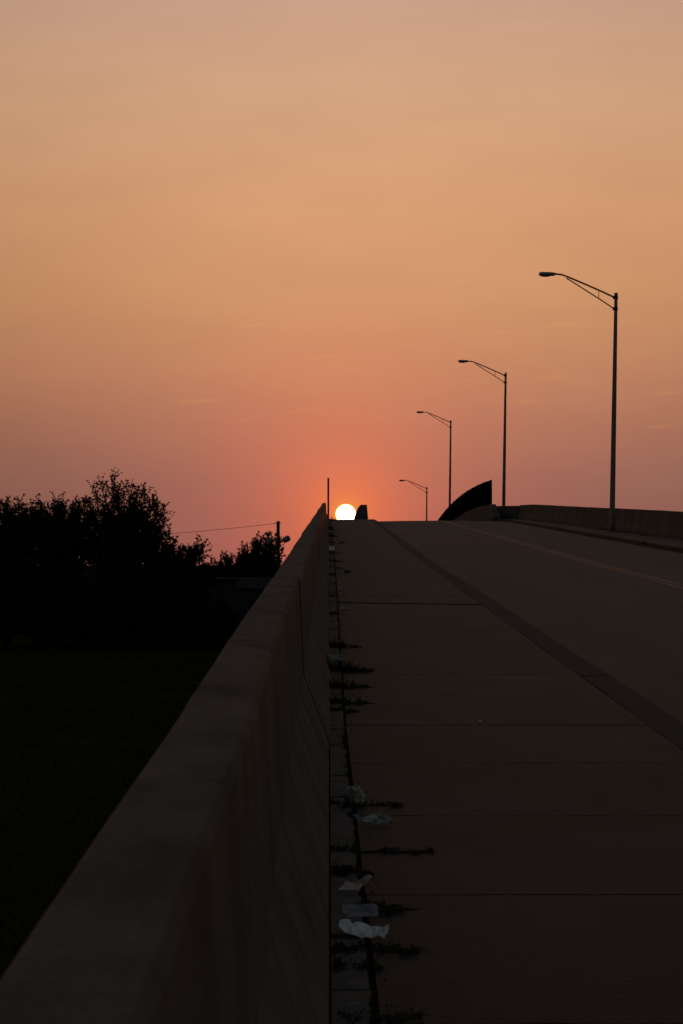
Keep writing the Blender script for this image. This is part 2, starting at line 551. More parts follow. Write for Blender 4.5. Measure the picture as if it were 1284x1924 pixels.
left_profile = [(0.004, -0.22), (0.004, 0.02), (-0.15, 0.42), (-0.178, 0.975), (-0.190, 1.0), (-0.338, 1.0), (-0.350, 0.985), (-0.36, -3.0)]
# the outer face follows the ground, so give it its own depth by clamping at the field
wl = wall_run(left_profile, -60, 143.5, 7.75, 0.0, 3, first=5.3 - 7.75 * 9)
wl.v = [(x, y, max(z, -0.1)) for x, y, z in wl.v]
tag(wl.build('concrete_wall', MAT['wall_top'], bevel=0.006),
    'long concrete parapet wall with a flat top climbing beside the left pavement', 'wall')
right_profile = [(0.42, -0.22), (0.0, -0.22), (0.0, 0.08), (0.09, 0.34), (0.13, 0.9), (0.36, 0.9)]
wr = wall_run(right_profile, -60, 137.5, 7.75, 11.93, 5)
tag(wr.build('concrete_wall', MAT['wall_right'], bevel=0.01),
    'concrete parapet wall along the far right pavement behind the nearest street lamp', 'wall')
# the return where the right wall steps in towards the road
q0, q1 = Vector((12.05, 137.9, 0)), Vector((10.78, 139.6, 0))
n_ = Vector((q1.y - q0.y, -(q1.x - q0.x), 0)).normalized() * 0.14
rt = MB()
rings = []
for t in (0, 0.33, 0.66, 1):
    c = q0.lerp(q1, t)
    z = zs(c.y)
    rings.append([(c.x - n_.x, c.y - n_.y, z - 0.2), (c.x + n_.x, c.y + n_.y, z - 0.2), (c.x + n_.x * .8, c.y + n_.y * .8, z + 0.86), (c.x - n_.x * .8, c.y - n_.y * .8, z + 0.86)])
rt.sweep(rings)
tag(rt.build('concrete_wall', MAT['wall_right'], bevel=0.012),
    'short dark concrete wall turning in towards the road beside the black screen', 'wall')

def bridge_barrier(xl, xr, y0, y1, h, nose, slim, name, label, cat):
    """roadside barrier with battered faces and a sloped nose at its near end"""
    b = MB()
    rings = []
    c = (xl + xr) / 2
    hw = (xr - xl) / 2
    for i, q in enumerate([y0, y0 + nose * .4, y0 + nose] + stations(y0 + 4.0, y1, 3.0)):
        t = (0.05, 0.42, 1.0)[i] if i < 3 else 1.0
        z = zs(q)
        rings.append([(c - hw, q, z - 0.2), (c + hw, q, z - 0.2), (c + hw, q, z + 0.08), (c + hw * (1 - slim * t), q, z + 0.12 + (h - .12) * t), (c - hw * (1 - slim * t), q, z + 0.12 + (h - .12) * t), (c - hw, q, z + 0.08)])
    b.sweep(rings)
    return tag(b.build(name, MAT['wall_right'], bevel=0.008), label, cat)
bridge_barrier(2.00, 2.52, 139.8, 232, 0.95, 0.5, .24, 'concrete_barrier', 'small concrete barrier end at the crest, right beside the setting sun', 'barrier')
bridge_barrier(10.32, 10.82, 137.2, 232, 0.98, 2.6, .45, 'concrete_barrier', 'concrete barrier at the crest below the black screen on the right', 'barrier')

# ------------------------------------------------------------------ screens on the bridge
def screen(x, y0, y1, zb, zt, name, label, cat, post_step=3.0):
    root = tag(empty(name, (x, y0, zs(y0) + zb)), label, cat)
    inv = Matrix.Translation(-Vector(root.location))
    def loc(m):
        m.v = [tuple(inv @ Vector(v)) for v in m.v]
        return m
    p = MB()
    p.sweep([[(x - 0.02, q, zs(q) + zb), (x + 0.02, q, zs(q) + zb), (x + 0.02, q, zs(q) + zt), (x - 0.02, q, zs(q) + zt)] for q in stations(y0 + 0.05, y1, 1.5)])
    loc(p).build('panel', MAT['fence'], root)
    for zz in (zt - 0.02, zb + 0.05):
        r = MB()
        r.sweep([[(x - 0.035, q, zs(q) + zz), (x + 0.035, q, zs(q) + zz), (x + 0.035, q, zs(q) + zz + 0.05), (x - 0.035, q, zs(q) + zz + 0.05)] for q in stations(y0 + 0.05, y1, 1.5)])
        loc(r).build('rail', MAT['fence'], root)
    q = y0
    while q < y1:
        m = MB()
        m.box(x - 0.06, x + 0.06, q - 0.04, q + 0.04, zs(q) + zb - 0.01, zs(q) + zt + 0.06)
        loc(m).build('post', MAT['fence'], root)
        q += post_step
    return root
screen(-0.03, 144.5, 228, 0.05, 2.72, 'screen_fence', 'tall dark fence seen edge-on as a thin post left of the sun', 'fence', 6.0)
screen(10.47, 140.6, 228, 0.975, 2.50, 'screen_fence', 'tall black screen fence rising like a curved fin above the right barrier', 'fence', 6.0)

# ------------------------------------------------------------------ street lamps
def make_lamp():
    H = 9.62
    root = empty('street_lamp', (0, 0, 0))
    b = MB()
    b.box(-0.17, 0.17, -0.17, 0.17, 0, 0.035)
    for sx in (-1, 1):
        for sy in (-1, 1):
            b.tube([(sx * .125, sy * .125, 0.03), (sx * .125, sy * .125, 0.09)], 0.02, 6)
    b.build('base_plate', MAT['galv'], root)
    p = MB()
    p.tube([(0, 0, 0.03), (0, 0, 0.35), (0, 0, H * .5), (0, 0, H)], [0.135, 0.112, 0.095, 0.066], 20)
    p.build('pole', MAT['galv'], root, smooth=True)
    h = MB()
    h.box(-0.05, 0.05, -0.118, -0.098, 0.5, 0.72)
    h.build('hand_hole_cover', MAT['galv'], root)
    c = MB()
    c.tube([(0, 0, H), (0, 0, H + .03), (0, 0, H + .045)], [0.078, 0.078, 0.05], 16)
    c.build('cap', MAT['darksteel'], root)
    for zc in (H - 0.14, H - 0.60):
        k = MB()
        k.tube([(0, 0, zc - .07), (0, 0, zc + .07)], 0.085, 16)
        k.box(-0.13, -0.06, -0.045, 0.045, zc - .06, zc + .06)
        k.build('clamp', MAT['darksteel'], root)
    a = MB()
    top = [(-0.07, 0, H - 0.14), (-0.6, 0, H + .095), (-1.2, 0, H + .345), (-1.75, 0, H + .565), (-2.02, 0, H + .672), (-2.16, 0, H + .72), (-2.26, 0, H + .742), (-2.40, 0, H + .752), (-2.48, 0, H + .755)]
    a.tube(top, 0.036, 10)
    a.build('arm', MAT['galv'], root, smooth=True)
    br = MB()
    br.tube([(-0.07, 0, H - 0.60), (-0.72, 0, H - .19), (-1.4, 0, H + .225), (-1.85, 0, H + .50), (-2.03, 0, H + .605)], 0.025, 8)
    br.build('brace', MAT['galv'], root, smooth=True)
    s = MB()
    s.tube([(-0.70, 0, H - .19), (-0.70, 0, H + .13)], 0.014, 6)
    s.build('strut', MAT['galv'], root)
    # cobra head: lofted hull, then the refractor below it
    hd = MB()
    rings = []
    for x, w, zt, zb in ((-2.44, .05, .79, .72), (-2.50, .09, .812, .69), (-2.58, .13, .825, .672), (-2.75, .165, .832, .662), (-2.98, .165, .830, .660), (-3.07, .145, .822, .664), (-3.12, .10, .805, .678), (-3.14, .05, .78, .70)):
        zc, hh = (zt + zb) / 2, (zt - zb) / 2
        rings.append([(x, w * math.cos(2 * math.pi * k / 14), H + zc + hh * math.sin(2 * math.pi * k / 14)) for k in range(14)])
    hd.sweep(rings)
    head = hd.build('luminaire', MAT['lamp_grey'], root, smooth=True)
    ln = MB()
    rings = []
    for x, w, zb in ((-2.70, .08, .655), (-2.75, .125, .638), (-2.88, .14, .634), (-3.02, .125, .638), (-3.06, .08, .655)):
        rings.append([(x, w * math.cos(math.pi * k / 8), H + .675 - (0.675 - zb) * math.sin(math.pi * k / 8)) for k in range(9)])
    ln.sweep(rings)
    ln.build('lens', MAT['lens'], head, smooth=True)
    return root
lamp = make_lamp()
LAMP_GROUP = 'street lamps along the right side of the road'
lamps = [(11.43, 88.0, 0.0, 'tallest looking grey street lamp, nearest of the row, standing on the right pavement'),
         (11.46, 143.0, 0.0, 'second street lamp from the right, rising behind the concrete wall near the black screen'),
         (11.02, 199.0, 1.35, 'third street lamp, its pole passing behind the curved top of the black screen'),
         (10.98, 246.0, 0.0, 'smallest, farthest street lamp, half sunk behind the crest nearest the sun')]
for i, (x, y, up, lab) in enumerate(lamps):
    o = lamp if i == 0 else copy_tree(lamp)
    o.location = (x, y, zs(y) - 0.005 + up)
    o.rotation_euler = (0, R(1.15 - 0.2 * i), 0)
    tag(o, lab, 'street lamp', LAMP_GROUP)
    if up:
        pl = MB()
        pl.sweep([[(-.28, -.28, -up - .1), (.28, -.28, -up - .1), (.28, .28, -up - .1), (-.28, .28, -up - .1)], [(-.24, -.24, 0), (.24, -.24, 0), (.24, .24, 0), (-.24, .24, 0)]])
        pl.build('plinth', MAT['wall_right'], o)

# ------------------------------------------------------------------ vegetation
def rand_unit(r):
    while True:
        v = Vector((r.uniform(-1, 1), r.uniform(-1, 1), r.uniform(-1, 1)))
        if 0.05 < v.length < 1:
            return v.normalized()
def tree(name, label, cat, x, y, blobs, trunk_h, trunk_r, leaf=0.12, twigs=9, leaves=13, twig_len=0.7, seed=1, group=None, m='leaf', droop=0.0, stems=1, inner=0.5):
    """tapered trunk, limbs reaching into each blob of the crown, twigs with single leaf blades along them.
       blobs: (dx, dy, z, rx, ry, rz, limbs)"""
    r = random.Random(seed)
    root = tag(empty(name, (x, y, 0)), label, cat, group)
    wood = MB()
    fol_v, fol_f = [], []
    def add_leaf(p, d, s):
        side = d.cross(rand_unit(r))
        if side.length < 1e-3:
            return
        side.normalize()
        nrm_ = side.cross(d)
        o = len(fol_v)
        mid = p + d * s * 0.5 + nrm_ * s * r.uniform(-.1, .1)
        w = s * r.uniform(.22, .34)
        fol_v.extend([p, mid + side * w, p + d * s, mid - side * w])
        fol_f.append((o, o + 1, o + 2, o + 3))
    trunks = []
    for s in range(stems):
        lean = Vector((r.uniform(-.12, .12) * (1 + stems), r.uniform(-.12, .12) * (1 + stems), 0))
        pts, k = [], 8
        for i in range(k + 1):
            t = i / k
            pts.append(Vector((0.35 * (s - (stems - 1) / 2) + lean.x * t * trunk_h * .5 + .12 * math.sin(3 * t + seed), lean.y * t * trunk_h * .5 + .1 * math.cos(4 * t + seed), -0.15 + (trunk_h + .15) * t)))
        wood.tube(pts, [trunk_r * (1.25 if i == 0 else 1) * (1 - .8 * i / k) for i in range(k + 1)], 8)
        trunks.append(pts)
    for (bx, by, bz, rx, ry, rz, nl) in blobs:
        for _ in range(nl):
            u = rand_unit(r) * (r.uniform(0.15, 1.0) ** inner)
            tip = Vector((bx + u.x * rx, by + u.y * ry, max(0.25, bz + u.z * rz)))
            tp = trunks[r.randrange(stems)]
            hz = min(max(tip.z * r.uniform(.35, .75), 0.2), trunk_h * .97)
            ti = hz / trunk_h * (len(tp) - 1)
            i0 = min(int(ti), len(tp) - 2)
            start = tp[i0].lerp(tp[i0 + 1], ti - i0)
            L = (tip - start).length
            ctrl = start.lerp(tip, .5) + Vector((0, 0, L * r.uniform(-.05, .18))) + rand_unit(r) * L * .08
            pts = []
            for i in range(6):
                t = i / 5
                pts.append(start * (1 - t) ** 2 + ctrl * 2 * t * (1 - t) + tip * t * t)
            r0 = min(trunk_r * .5, 0.014 * L + .012)
            wood.tube(pts, [r0 * (1 - .82 * i / 5) for i in range(6)], 5)
            outd = (tip - Vector((0, 0, tip.z * .6))).normalized()
            for k in range(twigs):
                t = r.uniform(.45, 1.0) if k else 1.0
                q = start * (1 - t) ** 2 + ctrl * 2 * t * (1 - t) + tip * t * t
                d = (outd * .6 + rand_unit(r) * .9 + Vector((0, 0, .45 - droop))).normalized()
                tl = twig_len * r.uniform(.5, 1.15)
                e = q + d * tl + Vector((0, 0, -droop * tl * .4))
                wood.tube([q, q.lerp(e, .5) + rand_unit(r) * tl * .06, e], [.010, .007, .004], 4)
                for j in range(leaves):
                    tt = r.uniform(.12, 1.0)
                    pp = q.lerp(e, tt) + rand_unit(r) * tl * .06
                    ld = (d * .5 + rand_unit(r)).normalized()
                    add_leaf(pp, ld, leaf * r.uniform(.65, 1.3))
    wood.build('trunk', MAT['bark'], root, smooth=True)
    c = MB()
    c.v, c.f = [tuple(v) for v in fol_v], fol_f
    me = bpy.data.meshes.new('crown')
    me.from_pydata(c.v, [], c.f)
    me.materials.append(MAT[m])
    o = bpy.data.objects.new('crown', me)
    COL.objects.link(o)
    o.parent = root
    return root

def tx(px, y): return xat(px, y)
def tz(py, y): return CAM_Z + (1055.0 - py) / F_PX * y
TREES = 'trees across the dark field on the left'
# each crown is given by blobs in photo columns and rows at the tree's own distance
def ptree(name, label, cat, px, y, blobs, **kw):
    x = tx(px, y)
    bl = []
    for (bx, bt, bb, hw, nl) in blobs:          # centre column, top row, bottom row, half width in columns, limbs
        zt, zb = tz(bt, y), tz(bb, y)
        w = hw / F_PX * y
        bl.append((tx(bx, y) - x, 0.0, (zt + zb) / 2, w, max(w, 1.0), (zt - zb) / 2, nl))
    return tree(name, label, cat, x, y, bl, **kw)
ptree('tree', 'bushy dark tree cut off by the left edge of the photo', 'tree', 20, 118,
      [(18, 950, 1090, 56, 66), (42, 935, 1040, 30, 36), (-30, 925, 1100, 50, 40), (20, 1040, 1210, 80, 70), (74, 940, 1070, 46, 64), (5, 938, 985, 26, 22)],
      trunk_h=6.4, trunk_r=.16, seed=11, group=TREES, twig_len=.5, leaves=16)
ptree('tree', 'dark round topped tree with small upright tufts, left of the feathery tallest tree', 'tree', 112, 121,
      [(110, 944, 1060, 48, 60), (68, 932, 1000, 20, 18), (108, 915, 985, 11, 10), (152, 926, 1040, 34, 36), (115, 1030, 1210, 80, 75), (160, 935, 1070, 48, 64), (84, 965, 1065, 34, 46), (128, 938, 985, 34, 24)],
      trunk_h=6.6, trunk_r=.16, seed=23, group=TREES, twig_len=.5, leaves=16)
ptree('tree', 'tallest tree on the left, with an open feathery top of fine branches', 'tree', 222, 119,
      [(225, 905, 990, 40, 16), (207, 895, 945, 22, 8), (250, 898, 950, 26, 8), (275, 910, 955, 14, 5), (288, 938, 992, 22, 13), (225, 950, 1080, 56, 52), (285, 985, 1060, 34, 18), (225, 1040, 1210, 84, 80), (182, 918, 1050, 40, 44), (186, 965, 1065, 34, 40), (238, 920, 985, 34, 18), (300, 962, 1010, 18, 12), (290, 945, 1040, 26, 22)],
      trunk_h=7.6, trunk_r=.17, seed=37, group=TREES, twig_len=.75, twigs=8, leaves=12, leaf=.14, inner=.35)
ptree('tree', 'lower dark tree right of the feathery one, with a pointed tuft', 'tree', 330, 116,
      [(320, 1000, 1110, 46, 54), (290, 998, 1080, 44, 36), (378, 1002, 1050, 9, 6), (372, 1020, 1100, 26, 24), (394, 1046, 1130, 16, 18), (335, 1060, 1210, 72, 70)],
      trunk_h=5.2, trunk_r=.14, seed=41, group=TREES, twig_len=.45, leaves=16)
ptree('tree', 'low spreading tree between the pointed tuft and the floodlight pole, above the shed', 'tree', 432, 131,
      [(428, 1046, 1100, 24, 24), (426, 1040, 1075, 9, 7), (452, 1050, 1120, 24, 20), (408, 1046, 1110, 18, 24), (466, 1030, 1090, 18, 18), (452, 1040, 1090, 12, 10), (440, 1080, 1200, 50, 34)],
      trunk_h=3.2, trunk_r=.10, seed=53, group=TREES, twig_len=.4, leaves=14)
ptree('tree', 'small dark tree right behind the floodlight pole', 'tree', 497, 132,
      [(498, 1003, 1080, 32, 50), (484, 998, 1030, 9, 5), (510, 998, 1035, 12, 7), (472, 1012, 1100, 24, 30), (458, 1030, 1080, 14, 12), (505, 1050, 1190, 46, 44), (526, 1012, 1060, 12, 9)],
      trunk_h=5.0, trunk_r=.12, seed=67, group=TREES, twig_len=.4, leaves=15)
# a far line of woods closing off the flat field
tr = random.Random(91)
tv, tf = [], []
for _ in range(16000):
    x = tr.uniform(-160, 190)
    y = 300 + tr.gauss(0, 5)
    hmax = 3.9 + 2.2 * mnoise.noise(Vector((x * .06, 3.1, 0))) + 1.0 * mnoise.noise(Vector((x * .3, 7.7, 0)))
    z = hmax * tr.random() ** .7
    c = Vector((x, y, z))
    a, b = rand_unit(tr) * tr.uniform(.2, .6), rand_unit(tr) * tr.uniform(.15, .4)
    o = len(tv)
    tv += [c - a, c + b, c + a, c - b]
    tf.append((o, o + 1, o + 2, o + 3))
me = bpy.data.meshes.new('treeline')
me.from_pydata(tv, [], tf)
me.materials.append(MAT['leaf'])
tl = bpy.data.objects.new('treeline', me)
COL.objects.link(tl)
tag(tl, kind='stuff')
# shrubs filling the foot of the trees
SH = 'shrubs along the foot of the trees'
for i, (px, top, y, hw, lab) in enumerate([
        (-20, 1095, 113, 55, 'dark shrub at the left edge of the photo, below the trees'),
        (75, 1085, 114, 58, 'dark shrub below the gap between the two leftmost trees'),
        (170, 1090, 113, 55, 'dark shrub at the foot of the feathery tallest tree, on its left side'),
        (262, 1080, 114, 55, 'dark shrub at the foot of the feathery tallest tree, on its right side'),
        (348, 1090, 113, 46, 'dark shrub below the pointed tuft, just left of the shed'),
        (412, 1165, 111, 32, 'low dark shrub in front of the left part of the shed')]):
    ptree('shrub', lab, 'shrub', px, y, [(px, top - 25, 1208, hw * 1.15, 80), (px, 1130, 1216, hw * 1.25, 50)],
          trunk_h=1.6, trunk_r=.05, seed=100 + i * 7, group=SH, twig_len=.45, leaves=15, stems=3, inner=.45)

# rough grass on the field between trees and wall
gr = random.Random(5)
gv, gf = [], []
for _ in range(9000):
    y = 20 + 95 * gr.random() ** 1.2
    x = xat(gr.uniform(-60, 560), y)
    if x > -0.5:
        continue
    h = gr.uniform(.03, .09)
    a = gr.uniform(0, math.pi)
    w = .012 + .0004 * y
    l = Vector((gr.uniform(-.5, .5), gr.uniform(-.5, .5), 1)) * h
    o = len(gv)
    gv += [(x - w * math.cos(a), y - w * math.sin(a), 0), (x + w * math.cos(a), y + w * math.sin(a), 0), (x + l.x, y + l.y, l.z)]
    gf.append((o, o + 1, o + 2))
me = bpy.data.meshes.new('grass')
me.from_pydata(gv, [], gf)
me.materials.append(MAT['field'])
go = bpy.data.objects.new('grass', me)
COL.objects.link(go)
tag(go, kind='stuff')

# weeds in the joint at the foot of the wall
def weed(x0, x1, y, h, n, seed, label, group='weeds along the foot of the left wall'):
    r = random.Random(seed)
    m = MB()
    cx = (x0 + x1) / 2
    base = zs(y)
    # a low pad of roots and trapped soil
    ring = []
    for k in range(16):
        a = 2 * math.pi * k / 16
        ring.append((x0 + (x1 - x0) * (.5 + .5 * math.cos(a)) - cx, .022 * math.sin(a) * r.uniform(.3, 1.6), 0.001))
    top = [(px * .7, py * .6, r.uniform(.003, .008)) for px, py, _ in ring]
    m.sweep([ring, top])
    clumps = [(r.random() ** 1.3, r.gauss(0, .055), r.uniform(.5, 1.2)) for _ in range(9)]
    for _ in range(int(n * 1.5)):
        t, cy, big = clumps[r.randrange(9)]
        t = min(1, max(0, t + r.gauss(0, .06)))
        bx = x0 + (x1 - x0) * t - cx
        by = cy * .6 + r.gauss(0, .035)
        hh = h * r.uniform(.25, .85) * (1.1 - .75 * t) * big * (1.9 if r.random() < .07 else 1)
        a = r.uniform(0, 2 * math.pi)
        lean = r.uniform(.3, 2.2)
        w = r.uniform(.0012, .0032) * (1 + y / 40)
        p0 = Vector((bx, by, 0))
        dirv = Vector((math.cos(a) * lean, math.sin(a) * lean * .7, 1)).normalized()
        p1 = p0 + dirv * hh * .6
        p2 = p0 + dirv * hh + Vector((math.cos(a) * hh * .45, math.sin(a) * hh * .3, -hh * .22))
        s = Vector((-math.sin(a), math.cos(a), 0)) * w
        if abs(s.x) < w * .4:
            s = Vector((w, 0, 0))
        m.add([p0 - s, p0 + s, p1 + s * .9, p1 - s * .9, p2], [(0, 1, 2, 3), (3, 2, 4)])
        for _k in range(r.randrange(3)):     # small leaflets
            ld = Vector((r.uniform(-1, 1), r.uniform(-.8, .8), r.uniform(-.2, .5))).normalized()
            sl = r.uniform(.006, .016) * (1 + y / 40)
            q = Vector((-ld.y, ld.x, r.uniform(-.5, .5))).normalized() * sl * .28
            b0 = p0.lerp(p1, r.uniform(.3, 1))
            m.add([b0, b0 + ld * sl * .5 + q, b0 + ld * sl, b0 + ld * sl * .5 - q], [(0, 1, 2, 3)])
    o = m.build('weed', MAT['weed'])
    o.location = (cx, y, base)
    return tag(o, label, 'weed', group)
for i, (pl, pr, py, h, n, lab) in enumerate([
        (617, 682, 1216, .14, 150, 'dark weed tuft just above the scrap of pale litter caught in weeds'),
        (618, 705, 1262, .19, 260, 'bushy dark weed just below the scrap of pale litter caught in weeds'),
        (616, 708, 1292, .15, 280, 'widest dark weed mat crossing the strip and pavement, between two other weeds'),
        (617, 716, 1322, .13, 170, 'thin straggly weed ending in a small dark tip on the pavement'),
        (617, 676, 1337, .09, 120, 'short weed fringe at the head of the long bare piece of strip'),
        (622, 752, 1512, .07, 150, 'flat weed beside the crumpled plastic bag, reaching right along the slab joint'),
        (622, 812, 1600, .05, 260, 'long flat weed line above the pink paper, stretching farthest right'),
        (622, 700, 1640, .07, 150, 'low weed behind the pink paper'),
        (640, 790, 1706, .05, 200, 'dark weed beside the grey card, spreading to its right'),
        (628, 800, 1783, .05, 240, 'sprawling weed right below the white paper'),
        (632, 720, 1812, .045, 140, 'small weed at the head of the nearest pale strip block'),
        (640, 790, 1908, .04, 180, 'nearest weed, at the foot of the nearest pale strip block')]):
    y = depth(py)
    weed(xat(pl, y), xat(pr, y), y, h, n, 200 + i, lab)
for i, (pl, pr, py, h, n, lab) in enumerate([
        (617, 634, 982, .55, 60, 'farthest weed clump, at the crest below the thin dark post'),
        (617, 630, 996, .45, 60, 'weed clump second from the crest along the wall'),
        (617, 634, 1009, .35, 70, 'weed clump by the far end of the slab joint near the crest'),
        (617, 648, 1021, .16, 80, 'flat weed lying out along the far pavement joint'),
        (617, 640, 1041, .14, 80, 'weed just below the bright sliver of litter by the wall'),
        (617, 644, 1056, .12, 80, 'weed above the far white lump of litter'),
        (617, 645, 1068, .08, 70, 'thin weed line level with the far white lump of litter')]):
    y = depth(py) if py > 985 else 124.0
    weed(xat(pl, y), xat(pr, y), y, h, n, 300 + i, lab)
y = 65.5
weed(xat(1208, y), xat(1224, y), y, .12, 80, 330, 'dark weed growing on the edge of the right kerb', 'weeds on the right pavement')
for i, (px, yy, lab) in enumerate([(1128, 92.0, 'flat dark weed at the foot of the right wall, left of the nearest lamp'),
                                   (1176, 86.5, 'dark weed at the foot of the right wall, just right of the nearest lamp'),
                                   (1222, 80.0, 'dark weed at the foot of the right wall, above the kerb weed')]):
    weed(11.45, 11.9, yy, .10, 70, 340 + i, lab, 'weeds on the right pavement')

# small stones and dead leaf bits in the joint
deb = MB()
rr = random.Random(77)
for _ in range(650):
    y = 6.2 + 60 * rr.random() ** 1.6
    x = .128 + abs(rr.gauss(0, .05)) * (1 if rr.random() < .8 else -.3)
    if rr.random() < .02:
        x = rr.uniform(.2, 2.0)
    s = rr.uniform(.002, .006) * (1 + y / 50)
    z = zs(y) + .0035 + s * .3
    ps = [Vector((x, y, z)) + rand_unit(rr) * s for _ in range(4)]
    deb.add(ps, [(0, 1, 2), (0, 2, 3), (0, 3, 1), (1, 3, 2)])
tag(deb.build('gravel', MAT['leafdry']), kind='stuff')

# ------------------------------------------------------------------ litter
def sheet(name, px, py, w, d, h, material, seed, label, cat='litter', rz=0.0, tilt=0.0, lift=0.004, fold=1.0, parts=None):
    """a crumpled sheet: a grid broken by random creases, given paper thickness"""
    r = random.Random(seed)
    nx, ny = 16, 12
    creases = [(rand_unit(r), r.uniform(-.4, .4), r.uniform(.3, 1.0)) for _ in range(6)]
    m = MB()
    vs = []
    ed = [r.uniform(-.12, .12) for _ in range(60)]
    for j in range(ny + 1):
        for i in range(nx + 1):
            u, v = i / nx - .5, j / ny - .5
            x = u * w * (1 + ed[j] * (abs(u) * 2) ** 3) + ed[(i + 20) % 60] * .1 * w * abs(v)
            yy = v * d * (1 + ed[(i + 30) % 60] * (abs(v) * 2) ** 3)
            z = 0
            for c, off, amp in creases:
                z += amp * abs(u * c.x + v * c.y + off * .5)
            z = (z / 6) * 2.2 * fold * h
            z += h * .25 * mnoise.noise(Vector((u * 4 + seed, v * 4, 0)))
            vs.append((x, yy, z))
    zm = min(v[2] for v in vs)
    rot = Matrix.Rotation(tilt, 4, 'X')
    vs = [rot @ Vector((x, yy, z - zm)) for x, yy, z in vs]
    zm = min(v.z for v in vs)
    vs = [Vector((v.x, v.y, v.z - zm)) for v in vs]
    fs = [(j * (nx + 1) + i, j * (nx + 1) + i + 1, (j + 1) * (nx + 1) + i + 1, (j + 1) * (nx + 1) + i) for j in range(ny) for i in range(nx)]
    m.add(vs, fs)
    o = m.build(name, MAT[material])
    sm = o.modifiers.new('thickness', 'SOLIDIFY')
    sm.thickness = .0012
    y = depth(py)
    o.location = (xat(px, y), y, zs(y) + lift)
    o.rotation_euler = (math.atan(GRADE), 0, rz)
    return tag(o, label, cat, 'litter along the foot of the left wall')
def lump(name, px, py, sx, sy, sz, material, seed, label, lift=0.0):
    r = random.Random(seed)
    bm = bmesh.new()
    bmesh.ops.create_icosphere(bm, subdivisions=4, radius=1.0)
    for v in bm.verts:
        p = v.co.copy()
        f = 1.0
        q = p * 1.6 + Vector((seed, 0, 0))
        f += .30 * (abs(mnoise.noise(q)) * 2 - .5) + .22 * (abs(mnoise.noise(q * 2.3)) * 2 - .5) + .10 * mnoise.noise(q * 6)
        v.co = Vector((p.x * sx * f, p.y * sy * f, (p.z * .5 + .45) * sz * f))
        if v.co.z < 0:
            v.co.z *= .1
    me = bpy.data.meshes.new(name)
    bm.to_mesh(me)
    bm.free()
    me.materials.append(MAT[material])
    o = bpy.data.objects.new(name, me)
    COL.objects.link(o)
    y = depth(py)
    o.location = (xat(px, y), y, zs(y) + lift)
    return tag(o, label, 'litter', 'litter along the foot of the left wall')
def torn(name, outline, base_row, tilt, crumple, material, seed, label=None, lift=0.006, parent=None, dy=0.0):
    """a torn sheet with its own outline, lying propped at the given tilt; crumpled and given paper thickness"""
    pts = [(560 + a * .2648, 1450 + b * .2648) for a, b in outline]
    y0 = depth(base_row) + dy
    k = y0 / F_PX
    cxp = sum(p[0] for p in pts) / len(pts)
    stretch = math.sin(tilt) + math.cos(tilt) * 1.5 / y0
    bm = bmesh.new()
    vs = [bm.verts.new(((p[0] - cxp) * k, (base_row - p[1]) * k / stretch, 0)) for p in pts]
    bm.faces.new(vs)
    bmesh.ops.triangulate(bm, faces=bm.faces[:])
    for _ in range(4):
        bmesh.ops.subdivide_edges(bm, edges=[e for e in bm.edges if e.calc_length() > .030], cuts=1)
        bmesh.ops.triangulate(bm, faces=[f for f in bm.faces if len(f.verts) > 3])
    bmesh.ops.recalc_face_normals(bm, faces=bm.faces)
    r = random.Random(seed)
    folds = [(r.uniform(0, math.pi), r.uniform(-.05, .05), r.uniform(.5, 1.0)) for _ in range(3)]
    rot = Matrix.Rotation(tilt, 4, 'X')
    for v in bm.verts:
        x, yy = v.co.x, v.co.y
        z = sum(am * abs(x * math.cos(a) + (yy - .05) * math.sin(a) + o) for a, o, am in folds) * crumple
        z += r.gauss(0, .0022)
        z += .006 * (abs(mnoise.noise(Vector((x * 38 + seed, yy * 30, 0)))) + .6 * abs(mnoise.noise(Vector((x * 80 - seed, yy * 60, 3)))))
        v.co = rot @ Vector((x, yy, z))
    zm = min(v.co.z for v in bm.verts)
    for v in bm.verts:
        v.co.z -= zm
    me = bpy.data.meshes.new(name)
    bm.to_mesh(me)
    bm.free()
    me.materials.append(MAT[material])
    o = bpy.data.objects.new(name, me)
    COL.objects.link(o)
    sm = o.modifiers.new('thickness', 'SOLIDIFY')
    sm.thickness = .0012
    loc = Vector((xat(cxp, y0), y0, zs(y0) + lift))
    if parent is None:
        o.location = loc
        tag(o, label, 'litter', 'litter along the foot of the left wall')
    else:
        o.parent = parent
        o.location = loc - parent.location
    return o
torn('paper_scrap', [(295, 1085), (330, 1062), (372, 1055), (385, 1096), (420, 1070), (480, 1076), (560, 1090), (605, 1094), (650, 1086), (640, 1130), (612, 1180), (570, 1160), (520, 1178), (450, 1188), (380, 1178), (330, 1160), (290, 1128)],
     1764, .50, .10, 'paper', 4, 'brightest white crumpled sheet of paper, nearest of the litter')
torn('card_scrap', [(320, 936), (430, 933), (560, 940), (574, 975), (568, 1032), (450, 1040), (380, 1046), (345, 1035), (315, 1000)],
     1727, .30, .05, 'paper_grey', 9, 'dull grey flattened card just behind the white sheet')
torn('paper_scrap', [(285, 845), (318, 806), (342, 774), (400, 788), (455, 756), (505, 740), (527, 746), (520, 772), (470, 802), (444, 824), (435, 850), (400, 836), (330, 838)],
     1675, .55, .12, 'paper_pink', 14, 'pinkish folded scrap of paper with a raised right corner')
wr_ = torn('food_wrapper', [(470, 318), (520, 282), (580, 262), (625, 268), (652, 318), (678, 366), (650, 372), (612, 356), (560, 346), (500, 342)],
     1549, .8, .2, 'wrapper', 21, 'torn shiny wrapper with a blue printed strip, right below the plastic bag')
torn('printed_strip', [(384, 298), (430, 308), (468, 324), (520, 340), (580, 346), (575, 372), (510, 364), (450, 356), (410, 332)],
     1549, .5, .08, 'paper_blue', 27, parent=wr_, dy=-.02)
